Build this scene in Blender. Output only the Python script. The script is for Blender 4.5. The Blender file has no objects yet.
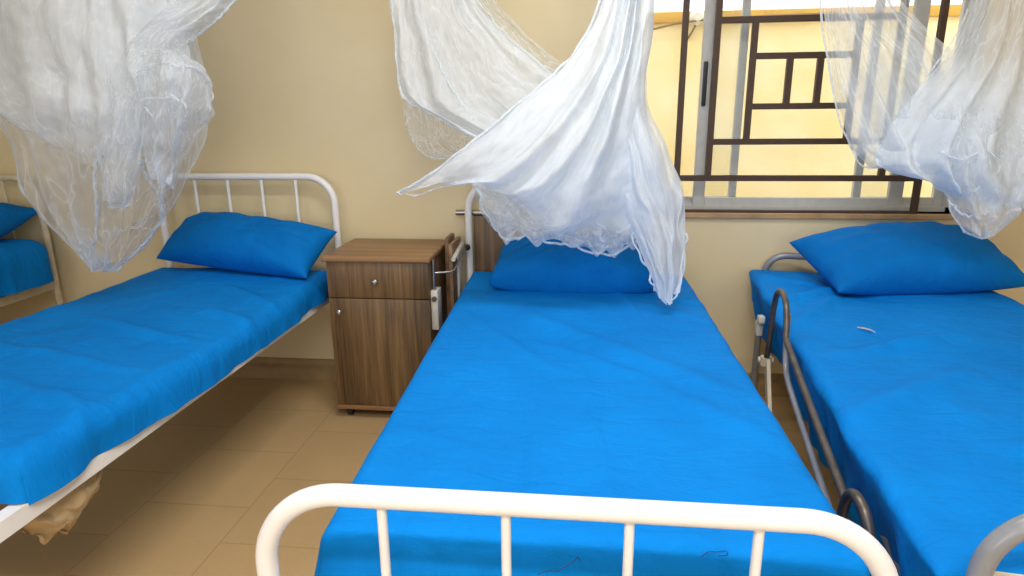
import bpy, bmesh, math, random
from mathutils import Vector, Matrix, noise
random.seed(7)
S = bpy.context.scene
COL = S.collection
R = math.radians
PI = math.pi

# ------------------------------------------------------------------ camera
FPX = 640.0
YAW, PIT, ROL = R(6.33), R(15.05), R(-0.54)
CAM = Vector((0, 0, 1.32))
c, s = math.cos, math.sin
FW = Vector((-s(YAW)*c(PIT), c(YAW)*c(PIT), -s(PIT)))
r0 = Vector((c(YAW), s(YAW), 0)); u0 = r0.cross(FW)
RT = r0*c(ROL) + u0*s(ROL); UP = -r0*s(ROL) + u0*c(ROL)
cam = bpy.data.cameras.new('camera'); co = bpy.data.objects.new('camera', cam); COL.objects.link(co)
cam.sensor_width = 36; cam.lens = 36*FPX/1024; cam.clip_start = .02
M = Matrix((RT, UP, -FW)).transposed().to_4x4(); M.translation = CAM
co.matrix_world = M
S.camera = co

def at(px, py, Y):                      # where a line of sight meets the upright plane y = Y
    d = FW + RT*((px-512)/FPX) - UP*((py-288)/FPX)
    return CAM + d*(Y/d.y)

# ------------------------------------------------------------------ materials
def lin(h):
    h = h.lstrip('#'); o = []
    for i in (0, 2, 4):
        v = int(h[i:i+2], 16)/255
        o.append(v/12.92 if v <= .04045 else ((v+.055)/1.055)**2.4)
    return (*o, 1)

class NT:
    def __init__(s_, name):
        s_.m = bpy.data.materials.new(name); s_.m.use_nodes = True
        s_.t = s_.m.node_tree; s_.b = s_.t.nodes['Principled BSDF']; s_.out = s_.t.nodes['Material Output']
    def n(s_, typ, **kw):
        nd = s_.t.nodes.new(typ)
        for k, v in kw.items():
            if k in nd.inputs: nd.inputs[k].default_value = v
            else: setattr(nd, k, v)
        return nd
    def l(s_, a, b): s_.t.links.new(a, b)
    def coords(s_, scale=(1, 1, 1), rot=(0, 0, 0), kind='Object', loc=(0, 0, 0)):
        tc = s_.n('ShaderNodeTexCoord'); mp = s_.n('ShaderNodeMapping')
        mp.inputs['Scale'].default_value = scale; mp.inputs['Rotation'].default_value = rot; mp.inputs['Location'].default_value = loc
        s_.l(tc.outputs[kind], mp.inputs['Vector']); return mp.outputs['Vector']
    def noise(s_, vec, scale, detail=4, rough=.55, dist=0):
        nd = s_.n('ShaderNodeTexNoise', Scale=scale, Detail=detail, Roughness=rough, Distortion=dist)
        s_.l(vec, nd.inputs['Vector']); return nd.outputs['Fac']
    def ramp(s_, fac, stops):
        nd = s_.n('ShaderNodeValToRGB'); cr = nd.color_ramp
        while len(cr.elements) < len(stops): cr.elements.new(.5)
        for e, (p, col) in zip(cr.elements, stops): e.position = p; e.color = col
        s_.l(fac, nd.inputs['Fac']); return nd.outputs['Color']
    def mix(s_, fac, a, b, mode='MIX'):
        nd = s_.n('ShaderNodeMix', data_type='RGBA', blend_type=mode)
        for sock, v in ((nd.inputs['Factor'], fac), (nd.inputs['A'] if False else nd.inputs[6], a), (nd.inputs[7], b)):
            if hasattr(v, 'is_output'): s_.l(v, sock)
            else: sock.default_value = v
        return nd.outputs[2]
    def math(s_, op, a, b=0.0, clamp=False):
        nd = s_.n('ShaderNodeMath', operation=op, use_clamp=clamp)
        for i, v in enumerate((a, b)):
            if hasattr(v, 'is_output'): s_.l(v, nd.inputs[i])
            else: nd.inputs[i].default_value = v
        return nd.outputs[0]
    def bump(s_, h, strength, dist=.01):
        nd = s_.n('ShaderNodeBump', Strength=strength, Distance=dist)
        s_.l(h, nd.inputs['Height']); s_.l(nd.outputs['Normal'], s_.b.inputs['Normal'])
    def col(s_, v):
        if hasattr(v, 'is_output'): s_.l(v, s_.b.inputs['Base Color'])
        else: s_.b.inputs['Base Color'].default_value = v
    def set(s_, **kw):
        for k, v in kw.items(): s_.b.inputs[k.replace('_', ' ')].default_value = v
        return s_

def simple(name, col, rough=.5, metal=0, var=.08, scale=30, bump=0):
    t = NT(name); v = t.coords()
    f = t.noise(v, scale)
    d = tuple(x*(1-var*2) for x in col[:3])+(1,)
    t.col(t.ramp(f, [(.3, d), (.65, col)])); t.set(Roughness=rough, Metallic=metal)
    if bump: t.bump(f, bump, .004)
    return t.m

def wall_mat(name, base, dark):
    t = NT(name); v = t.coords()
    big = t.noise(v, 1.3, 5); fine = t.noise(v, 60, 3)
    c0 = t.ramp(big, [(.3, dark), (.6, base)])
    spots = t.noise(v, 11, 2, .4)
    sm = t.ramp(spots, [(.775, (0, 0, 0, 1)), (.82, (.5, .5, .5, 1))])
    c1 = t.mix(sm, c0, lin('B98A58'))
    t.col(c1); t.set(Roughness=.62); t.bump(fine, .12, .003)
    return t.m

def wood_mat(name, axis, base, dark, light):
    t = NT(name)
    sc = [16, 16, 16]; sc[axis] = .9
    v = t.coords(tuple(sc))
    a = t.noise(v, 1.5, 7, .62, .6)
    sc2 = [70, 70, 70]; sc2[axis] = 2.2
    v2 = t.coords(tuple(sc2)); b = t.noise(v2, 2.0, 4, .6)
    f = t.math('ADD', t.math('MULTIPLY', a, .7), t.math('MULTIPLY', b, .3))
    t.col(t.ramp(f, [(.36, dark), (.5, base), (.64, light)])); t.set(Roughness=.42)
    t.bump(b, .08, .002)
    return t.m

def fabric_mat(name, base, dark):
    t = NT(name); v = t.coords()
    f = t.noise(v, 3.5, 6, .6)
    t.col(t.ramp(f, [(.3, dark), (.62, base)]))
    t.set(Roughness=.78); t.b.inputs['Specular IOR Level'].default_value = .12
    w = t.noise(v, 900, 2)
    cr = t.noise(t.coords((1.0, 2.6, 1.0), (0, 0, .5)), 7.0, 5, .58, 1.1)
    cr2 = t.noise(t.coords((3.0, 1.0, 1.0), (0, 0, -.3)), 4.0, 3, .5, .7)
    h = t.math('ADD', t.math('MULTIPLY', cr, .9), t.math('ADD', t.math('MULTIPLY', cr2, .8), t.math('MULTIPLY', w, .03)))
    t.bump(h, .5, .02)
    return t.m

def net_mat(name, col):
    t = NT(name); nt = t
    tc = t.n('ShaderNodeUVMap'); mp = t.n('ShaderNodeMapping'); mp.inputs['Scale'].default_value = (15, 1.6, 1)
    t.l(tc.outputs['UV'], mp.inputs['Vector'])
    st = t.noise(mp.outputs['Vector'], 1.6, 6, .62, .8)
    mp2 = t.n('ShaderNodeMapping'); mp2.inputs['Scale'].default_value = (9, 7, 1); t.l(tc.outputs['UV'], mp2.inputs['Vector'])
    st2 = t.noise(mp2.outputs['Vector'], 1.4, 5, .6, 1.6)
    at_ = t.n('ShaderNodeAttribute', attribute_name='weave')
    k = t.math('ADD', t.math('MULTIPLY', st, .8), t.math('MULTIPLY', st2, .7))
    k = t.math('ADD', t.math('MULTIPLY', t.math('SUBTRACT', k, .75), .7), 1.0)
    mp3 = t.n('ShaderNodeMapping'); mp3.inputs['Scale'].default_value = (15, 5.5, 1); mp3.inputs['Rotation'].default_value = (0, 0, .35); t.l(tc.outputs['UV'], mp3.inputs['Vector'])
    rn = t.noise(mp3.outputs['Vector'], 1.2, 2, .5, .55)                              # thin creases where the netting doubles over itself
    rd = t.math('SUBTRACT', 1.0, t.math('ABSOLUTE', t.math('MULTIPLY', t.math('SUBTRACT', rn, .5), 2.0)))
    rd = t.math('MULTIPLY', t.math('POWER', rd, 20.0), .42)
    al = t.math('ADD', t.math('MULTIPLY', at_.outputs['Fac'], k, True), t.math('MULTIPLY', t.math('MULTIPLY', rd, t.math('MULTIPLY', at_.outputs['Fac'], 3.0, True)), t.math('SUBTRACT', 1.05, at_.outputs['Fac'], True)), True)
    al = t.math('MINIMUM', al, .97)
    d = t.n('ShaderNodeBsdfDiffuse'); d.inputs['Color'].default_value = col
    tr = t.n('ShaderNodeBsdfTranslucent'); tr.inputs['Color'].default_value = col
    ms = t.n('ShaderNodeMixShader'); ms.inputs[0].default_value = .42
    t.l(d.outputs[0], ms.inputs[1]); t.l(tr.outputs[0], ms.inputs[2])
    tp = t.n('ShaderNodeBsdfTransparent'); m2 = t.n('ShaderNodeMixShader')
    t.l(al, m2.inputs[0]); t.l(tp.outputs[0], m2.inputs[1]); t.l(ms.outputs[0], m2.inputs[2])
    t.l(m2.outputs[0], t.out.inputs['Surface'])
    return t.m

MT = {}
MT['wall'] = wall_mat('cream wall paint', lin('E4D4AE'), lin('DDCB9F'))
MT['ceiling'] = simple('white ceiling', lin('E9E6DC'), .8, 0, .02)
MT['skirting'] = simple('skirting tile', lin('A78C66'), .5, 0, .1, 12)
MT['wood'] = wood_mat('walnut laminate upright', 2, lin('6A5237'), lin('43321F'), lin('876A44'))
MT['wood_top'] = wood_mat('walnut laminate top', 0, lin('8F6C47'), lin('735436'), lin('A17C53'))
MT['wood_y'] = wood_mat('walnut laminate edge', 1, lin('7E5F45'), lin('5E4735'), lin('93714F'))
MT['white_metal'] = simple('cream white enamel', lin('F2F1F0'), .34, 0, .03, 14)
MT['old_enamel'] = simple('aged cream enamel', lin('D6C9AC'), .45, 0, .1, 18)
MT['grey_metal'] = simple('grey painted steel', lin('9699A0'), .3, .15, .12, 20)
MT['worn_metal'] = simple('worn grey steel', lin('6E6660'), .4, .6, .22, 26)
MT['chrome'] = simple('chrome', lin('B9B7B2'), .22, .9, .06)
MT['dark_plastic'] = simple('dark rubber', lin('26262A'), .55, 0, .1)
MT['white_plate'] = simple('white painted plate', lin('D9D5CA'), .45, 0, .06)
MT['sheet'] = fabric_mat('blue cotton sheet', lin('0081D9'), lin('0078CE'))
MT['pillow'] = fabric_mat('blue pillowcase cotton', lin('0072C4'), lin('0067B4'))
MT['net'] = net_mat('white mosquito netting', (.88, .94, 1.0, 1))
MT['bars'] = simple('brown painted iron', lin('4A3527'), .5, .1, .1)
MT['aluminium'] = simple('anodised aluminium', lin('C4C4C0'), .42, .0, .05)
MT['sill'] = simple('dusty sill', lin('BD9A70'), .6, 0, .2, 9)
MT['bag'] = simple('tan crumpled plastic', lin('B79E76'), .5, 0, .1, 12)
MT['scrap'] = simple('white paper', lin('E6E6E2'), .7)
MT['thread'] = simple('dark thread', lin('13306A'), .8)
MT['foam'] = simple('mattress cover foam', lin('0F5FA8'), .8)
MT['cord'] = simple('white cord', lin('E6E6E0'), .7)
MT['lampwhite'] = simple('white insulator', lin('E9E7E0'), .4)
MT['cable'] = simple('brown cable', lin('8A6E4A'), .6)

t = NT('floor tiles')                                       # staggered beige tiles
tc = t.n('ShaderNodeTexCoord'); sp = t.n('ShaderNodeSeparateXYZ'); cb = t.n('ShaderNodeCombineXYZ')
t.l(tc.outputs['Object'], sp.inputs[0]); t.l(t.math('ADD', sp.outputs['Y'], 10-1.787+.19), cb.inputs['X']); t.l(t.math('ADD', sp.outputs['X'], 10*.385+1.14), cb.inputs['Y'])
bk = t.n('ShaderNodeTexBrick', offset=.5, offset_frequency=2)
for k, v in (('Scale', 1), ('Mortar Size', .003), ('Mortar Smooth', .3), ('Brick Width', .38), ('Row Height', .385), ('Color1', lin('C9A878')), ('Color2', lin('C0A072')), ('Mortar', lin('A98A5C'))): bk.inputs[k].default_value = v
t.l(cb.outputs[0], bk.inputs['Vector'])
v = t.coords(); f = t.noise(v, 5, 6, .65); f2 = t.noise(v, 45, 3)
m1 = t.mix(t.math('MULTIPLY', f, .55), bk.outputs['Color'], lin('A8875A'))
t.col(t.mix(t.math('MULTIPLY', f2, .25), m1, lin('D2B689'))); t.set(Roughness=.42); t.bump(bk.outputs['Fac'], -.25, .003)
MT['floor'] = t.m

t = NT('yellow outside plaster'); v = t.coords((1, 1, 1))
a = t.noise(v, 2.2, 6, .6); b = t.noise(t.coords((1.5, 1, 9)), 6, 4)
t.col(t.mix(t.math('MULTIPLY', b, .35), t.ramp(a, [(.3, lin('F2E0A2')), (.62, lin('FAF2D2'))]), lin('EFD582'))); t.set(Roughness=.8); t.bump(b, .2, .01)
MT['yellow'] = t.m
MT['yellow_cap'] = simple('ochre coping', lin('DDB04A'), .8, 0, .06, 9)
MT['ground'] = simple('pale concrete yard', lin('C9BEA6'), .85, 0, .06, 4)

t = NT('window glass')
g = t.n('ShaderNodeBsdfGlossy', Roughness=.03); tp = t.n('ShaderNodeBsdfTransparent'); tp.inputs['Color'].default_value = (.95, .96, .96, 1)
dd = t.n('ShaderNodeBsdfDiffuse'); dd.inputs['Color'].default_value = (.85, .85, .82, 1)
m0 = t.n('ShaderNodeMixShader'); m0.inputs[0].default_value = .05; t.l(tp.outputs[0], m0.inputs[1]); t.l(dd.outputs[0], m0.inputs[2])
m_ = t.n('ShaderNodeMixShader'); m_.inputs[0].default_value = .004; t.l(m0.outputs[0], m_.inputs[1]); t.l(g.outputs[0], m_.inputs[2])
t.l(m_.outputs[0], t.out.inputs['Surface']); MT['glass'] = t.m

def emit(name, col, st):
    t = NT(name); t.b.inputs['Emission Color'].default_value = col; t.b.inputs['Emission Strength'].default_value = st; return t.m
MT['tube_light'] = emit('lit tube', (1, .97, .92, 1), 4)

# ------------------------------------------------------------------ mesh helpers
def link(name, bm, mat, parent=None, smooth=True, mats=None):
    me = bpy.data.meshes.new(name); bm.to_mesh(me); bm.free()
    for m in (mats or [mat]): me.materials.append(MT[m])
    if smooth:
        for p in me.polygons: p.use_smooth = True
    o = bpy.data.objects.new(name, me); COL.objects.link(o)
    if parent: o.parent = parent
    return o

def autosmooth(o, ang=35):
    bm = bmesh.new(); bm.from_mesh(o.data)
    for e in bm.edges:
        if len(e.link_faces) == 2 and e.calc_face_angle(0) > R(ang): e.smooth = False
    bm.to_mesh(o.data); bm.free(); return o

def tag(o, label=None, cat=None, group=None, kind=None):
    for k, v in (('label', label), ('category', cat), ('group', group), ('kind', kind)):
        if v: o[k] = v
    return o

def empty(name, loc=(0, 0, 0)):
    o = bpy.data.objects.new(name, None); COL.objects.link(o); o.location = loc; o.empty_display_size = .1; return o

def add_box(bm, lo, hi, bev=0, seg=2):
    lo = Vector(lo); hi = Vector(hi)
    r = bmesh.ops.create_cube(bm, size=1)
    vs = r['verts']
    for v in vs: v.co = Vector([(lo[i]+hi[i])/2 + v.co[i]*(hi[i]-lo[i]) for i in range(3)])
    if bev:
        es = list({e for v in vs for e in v.link_edges})
        bmesh.ops.bevel(bm, geom=es, offset=bev, segments=seg, profile=.5, affect='EDGES')
    return bm

def box(name, lo, hi, mat, parent=None, bev=.003, seg=2):
    bm = bmesh.new(); add_box(bm, lo, hi, bev, seg)
    return autosmooth(link(name, bm, mat, parent))

def add_tube(bm, pts, rad, seg=14, closed=False, cap=True):
    pts = [Vector(p) for p in pts]; n = len(pts)
    rads = rad if isinstance(rad, (list, tuple)) else [rad]*n
    rings = []; prev = None
    for i, p in enumerate(pts):
        if closed: tg = pts[(i+1) % n]-pts[i-1]
        else: tg = pts[min(i+1, n-1)]-pts[max(i-1, 0)]
        tg.normalize()
        if prev is None:
            a = Vector((0, 0, 1)) if abs(tg.z) < .9 else Vector((1, 0, 0))
            nx = tg.cross(a).normalized()
        else:
            nx = (prev - tg*prev.dot(tg)).normalized()
        ny = tg.cross(nx); prev = nx
        rings.append([bm.verts.new(p + (nx*c(2*PI*k/seg)+ny*s(2*PI*k/seg))*rads[i]) for k in range(seg)])
    m = n if closed else n-1
    for i in range(m):
        A, B = rings[i], rings[(i+1) % n]
        for k in range(seg): bm.faces.new((A[k], A[(k+1) % seg], B[(k+1) % seg], B[k]))
    if cap and not closed:
        bm.faces.new(list(reversed(rings[0]))); bm.faces.new(rings[-1])
    return bm

def tube(name, pts, rad, mat, parent=None, seg=14, **kw):
    bm = bmesh.new(); add_tube(bm, pts, rad, seg, **kw)
    bmesh.ops.recalc_face_normals(bm, faces=bm.faces)
    return autosmooth(link(name, bm, mat, parent), 50)

def fillet(pts, rad, n=8):              # polyline with rounded corners
    pts = [Vector(p) for p in pts]; out = [pts[0]]
    for i in range(1, len(pts)-1):
        a, b, d = pts[i-1], pts[i], pts[i+1]
        u = (a-b).normalized(); w = (d-b).normalized(); ang = u.angle(w)
        if abs(ang-PI) < 1e-3: out.append(b); continue
        q = min(rad/math.tan(ang/2), (a-b).length*.49, (d-b).length*.49); rr = q*math.tan(ang/2)
        ctr = b + (u+w).normalized()*(rr/math.sin(ang/2))
        p0 = b+u*q-ctr; p1 = b+w*q-ctr; tot = p0.angle(p1); ax = p0.cross(p1).normalized()
        for k in range(n+1): out.append(ctr + Matrix.Rotation(tot*k/n, 3, ax) @ p0)
    out.append(pts[-1]); return out

def crom(P, tt):                        # Catmull-Rom through P, tt in 0..1
    n = len(P)-1; x = min(max(tt, 0), .99999)*n; i = int(x); f = x-i
    p0, p1, p2, p3 = P[max(i-1, 0)], P[i], P[i+1], P[min(i+2, n)]
    return ((p1*2) + (p2-p0)*f + (p0*2-p1*5+p2*4-p3)*f*f + (p1*3-p0-p2*3+p3)*f*f*f)*.5

def smoothpath(P, n):
    P = [Vector(p) for p in P]; return [crom(P, i/(n-1)) for i in range(n)]

# ------------------------------------------------------------------ room shell
WY = 3.0; XL, XR, YF, ZC = -4.1, 2.7, -2.4, 2.75
WX0, WX1, WZ0, WZ1 = .18, 1.66, .885, 2.12
def struct(name, boxes, mat, bev=0):
    bm = bmesh.new()
    for lo, hi in boxes: add_box(bm, lo, hi, bev)
    return tag(link(name, bm, mat, None, False), kind='structure')
struct('floor', [((XL-.2, YF-.2, -.1), (XR+.2, WY+.2, 0))], 'floor')
struct('ceiling', [((XL-.2, YF-.2, ZC), (XR+.2, WY+.2, ZC+.12))], 'ceiling')
def wall_with_holes(name, y0, y1, x0, x1, holes, mat):
    bs = []; xs = x0
    for hx0, hx1, hz0, hz1 in holes:
        bs.append(((xs, y0, 0), (hx0, y1, ZC)))
        if hz0 > 0: bs.append(((hx0, y0, 0), (hx1, y1, hz0)))
        bs.append(((hx0, y0, hz1), (hx1, y1, ZC)))
        xs = hx1
    bs.append(((xs, y0, 0), (x1, y1, ZC)))
    return struct(name, bs, mat)
wall_with_holes('wall_back', WY, WY+.2, XL, XR, [(WX0, WX1, WZ0, WZ1)], 'wall')
FH = [(-3.3, -1.3, .95, 2.25), (-.2, 1.9, .95, 2.25)]
wall_with_holes('wall_front', YF-.2, YF, XL, XR, FH, 'wall')
struct('wall_left', [((XL-.2, YF-.2, 0), (XL, WY+.2, ZC))], 'wall')
struct('wall_right', [((XR, YF-.2, 0), (XR+.2, WY+.2, ZC))], 'wall')
bm = bmesh.new()                                            # skirting: tile with a chamfered top ledge
prof = [(WY, 0), (WY-.035, 0), (WY-.035, .062), (WY-.030, .067), (WY-.012, .078), (WY-.010, .10), (WY, .106)]
vs = [[bm.verts.new((x, y, z)) for y, z in prof] for x in (XL, XR)]
for i in range(len(prof)-1): bm.faces.new((vs[0][i], vs[0][i+1], vs[1][i+1], vs[1][i]))
bmesh.ops.recalc_face_normals(bm, faces=bm.faces)
tag(link('baseboard_back', bm, 'skirting', None, False), kind='structure')

# window: aluminium slider, glass, iron grille, sill
win = empty('window_1', (0, 0, 0)); tag(win, kind='structure')
bm = bmesh.new()
add_box(bm, (WX0, WY+.07, WZ0), (WX1, WY+.13, WZ0+.02)); add_box(bm, (WX0, WY+.07, WZ1-.035), (WX1, WY+.13, WZ1))
add_box(bm, (WX0, WY+.07, WZ0), (WX0+.035, WY+.13, WZ1)); add_box(bm, (WX1-.035, WY+.07, WZ0), (WX1, WY+.13, WZ1))
link('window_frame', bm, 'aluminium', win, False)
def sash(x0, x1, y, w0, w1, name='sash'):
    b = bmesh.new(); z0, z1 = WZ0+.015, WZ1-.03
    add_box(b, (x0, y, z0), (x0+w0, y+.025, z1), .003); add_box(b, (x1-w1, y, z0), (x1, y+.025, z1), .003)
    add_box(b, (x0+w0, y, z0), (x1-w1, y+.025, z0+.045), .003); add_box(b, (x0+w0, y, z1-.045), (x1-w1, y+.025, z1), .003)
    o = link(name, b, 'aluminium', win, False)
    g = bmesh.new(); add_box(g, (x0+w0-.005, y+.010, z0+.04), (x1-w1+.005, y+.014, z1-.04)); link('pane', g, 'glass', o, False)
    return o
s1 = sash(.515, 1.44, WY+.075, .052, .06)
sash(WX0+.03, .715, WY+.102, .045, .034); sash(1.235, WX1-.03, WY+.102, .034, .045)
box('latch', (.524, WY+.062, 1.355), (.542, WY+.077, 1.545), 'dark_plastic', s1, .003)
grille = tag(empty('window_grille', (0, 0, 0)), kind='structure')
GY = WY-.004
def bar(x0, z0, x1, z1, w=.026):
    bm = bmesh.new()
    if abs(x1-x0) > abs(z1-z0): add_box(bm, (min(x0, x1), GY, (z0+z1)/2-w/2), (max(x0, x1), GY+.022, (z0+z1)/2+w/2), .002)
    else: add_box(bm, ((x0+x1)/2-w/2, GY-.001, min(z0, z1)), ((x0+x1)/2+w/2, GY+.023, max(z0, z1)), .002)
    return bm
for a in ((.425, WZ0, .425, 2.1), (.562, 1.04, .562, 2.1), (.717, 1.20, .717, 1.705), (.872, 1.352, .872, 1.557), (.997, 1.352, .997, 1.557),
          (1.305, 1.04, 1.305, 2.1), (1.462, WZ0, 1.462, 2.1), (1.14, 1.20, 1.14, 1.705),
          (.55, 1.705, 1.31, 1.705), (.717, 1.558, 1.14, 1.558), (.717, 1.35, 1.14, 1.35), (.562, 1.20, 1.305, 1.20), (.425, 1.04, 1.475, 1.04), (.425, 1.86, 1.475, 1.86)):
    link('iron_bar', bar(*a), 'bars', grille, False)
link('iron_bar', bar(.425, WZ0+.006, 1.475, WZ0+.006, .012), 'bars', grille, False)
bm = bmesh.new(); add_box(bm, (WX0-.02, WY-.022, WZ0-.024), (WX1+.04, WY+.2, WZ0), .004)
tag(link('trim_1', bm, 'sill', None, False), kind='structure')

# windows of the front wall behind the camera
for i, (a, b_, z0, z1) in enumerate(FH):
    bm = bmesh.new(); y = YF-.12
    for q in (a, (a+b_)/2-.02, b_-.04): add_box(bm, (q, y, z0), (q+.04, y+.05, z1))
    for q in (z0, z1-.04): add_box(bm, (a, y, q), (b_, y+.05, q+.04))
    tag(link('window_%d' % (i+2), bm, 'aluminium', None, False), kind='structure')

# ------------------------------------------------------------------ outside
OY = 4.6
yw = empty('yard_wall', (1, OY, -.3)); tag(yw, 'yellow plastered yard wall outside beyond the barred window', 'wall', kind='structure')
def kid(o, p): o.parent = p; o.matrix_parent_inverse = Matrix.Translation(-p.location); return o
kid(box('wall_body', (-3, OY, -.3), (6, OY+.2, 1.90), 'yellow', None, .004), yw)
kid(box('coping', (-3, OY-.03, 1.90), (6, OY+.23, 1.965), 'yellow_cap', None, .006), yw)
tag(box('ground_outside', (-12, WY+.2, -.4), (14, 14, -.3), 'ground', None, 0), kind='structure')
ln = empty('cable_insulator', (.71, OY, 1.925)); tag(ln, 'small white insulator with a brown cable fixed high on the yellow outside wall', 'insulator')
bm = bmesh.new(); add_tube(bm, [(.715, OY, 1.92), (.715, OY-.03, 1.92), (.715, OY-.06, 1.925), (.715, OY-.09, 1.925)], [.03, .045, .05, .025], 14)
kid(autosmooth(link('insulator_body', bm, 'lampwhite'), 40), ln)
kid(tube('bracket', smoothpath([(.71, OY-.06, 1.89), (.70, OY-.05, 1.86), (.68, OY-.03, 1.82), (.67, OY, 1.80)], 12), .007, 'cable', None, 8), ln)
kid(tube('cable', smoothpath([(-2.5, OY-.035, 1.62), (.0, OY-.06, 1.80), (.71, OY-.08, 1.90), (1.6, OY-.04, 1.93)], 40), .007, 'cable', None, 6), ln)

# ------------------------------------------------------------------ beds
def arch(name, xl, xr, y, ztop, rad, tr, mat, parent, ang=0, z0=0, extra=()):
    return tube(name, fillet([(xl, y, z0), (xl, y, ztop), (xr, y, ztop), (xr, y, z0)], rad, 12), tr, mat, parent, 18)

def bed(name, label, FL, FR, HL, HR, zrail, foot, head, mat, group=None, foot_bars=(), head_bars=(), tube_r=.0165, bar_r=.0075, cross_z=.46, inset=(0, 0)):
    """FL.. are the tube axes on the floor plan at the four corner posts; foot / head = (top height, corner radius)"""
    root = empty(name, ((FL[0]+HR[0])/2, (FL[1]+HR[1])/2, 0)); tag(root, label, 'bed', group)
    def P(o): return kid(o, root)
    for nm, L, Rr, (zt, cr), bars in (('foot_frame', FL, FR, foot, foot_bars), ('head_frame', HL, HR, head, head_bars)):
        a = Vector((*L, 0)); b = Vector((*Rr, 0)); Z = Vector((0, 0, zt))
        P(tube(nm, fillet([a+Vector((0, 0, .012)), a+Z, b+Z, b+Vector((0, 0, .012))], cr, 14), tube_r, mat, None, 20))
        for q in (a, b):
            bm = bmesh.new(); add_tube(bm, [q, q+Vector((0, 0, .02)), q+Vector((0, 0, .035))], [tube_r*1.35, tube_r*1.3, tube_r*1.1], 14)
            P(autosmooth(link('rubber_foot', bm, 'dark_plastic'), 40))
        zc = cross_z
        P(tube('crossbar', [a+Vector((0, 0, zc)), b+Vector((0, 0, zc))], tube_r*.8, mat, None, 12))
        for f in bars:
            q = a.lerp(b, f); P(tube('bar', [q+Vector((0, 0, zc)), q+Vector((0, 0, zt-tube_r*.6))], bar_r, mat, None, 10))
    for A, B in ((FL, HL), (FR, HR)):                        # angle-iron side rails
        a = Vector((*A, zrail)); b = Vector((*B, zrail)); d = (b-a).normalized(); n = d.cross(Vector((0, 0, 1)))
        if A is FL: n = -n
        a = a-n*inset[0 if A is FL else 1]; b = b-n*inset[0 if A is FL else 1]
        bm = bmesh.new(); w, h, tk = .035, .042, .004
        # L section: upright web outside, flange inwards
        sec = [(-0.004, -h/2), (-0.004+tk, -h/2), (-0.004+tk, h/2-tk), (-w, h/2-tk), (-w, h/2), (-0.004, h/2)]
        sec = [(.0, -h/2), (.0, h/2), (-w, h/2), (-w, h/2-tk), (-tk, h/2-tk), (-tk, -h/2)]
        rings = [[bm.verts.new(p + n*x + Vector((0, 0, z))) for x, z in sec] for p in (a+d*.005, b-d*.005)]
        k = len(sec)
        for i in range(k): bm.faces.new((rings[0][i], rings[0][(i+1) % k], rings[1][(i+1) % k], rings[1][i]))
        bm.faces.new(rings[0]); bm.faces.new(list(reversed(rings[1])))
        bmesh.ops.recalc_face_normals(bm, faces=bm.faces)
        P(link('side_rail', bm, mat, None, False))
    # flat springs under the mattress
    bm = bmesh.new()
    for i in range(1, 9):
        t_ = i/9; a = Vector((*FL, zrail+.012)).lerp(Vector((*HL, zrail+.012)), t_); b = Vector((*FR, zrail+.012)).lerp(Vector((*HR, zrail+.012)), t_)
        add_tube(bm, [a, b], .008, 6)
    P(link('base_slats', bm, mat))
    return root

def fbm(p, o=4): return noise.fractal(p, 1.0, 2.0, o, noise_basis='PERLIN_ORIGINAL')

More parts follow.
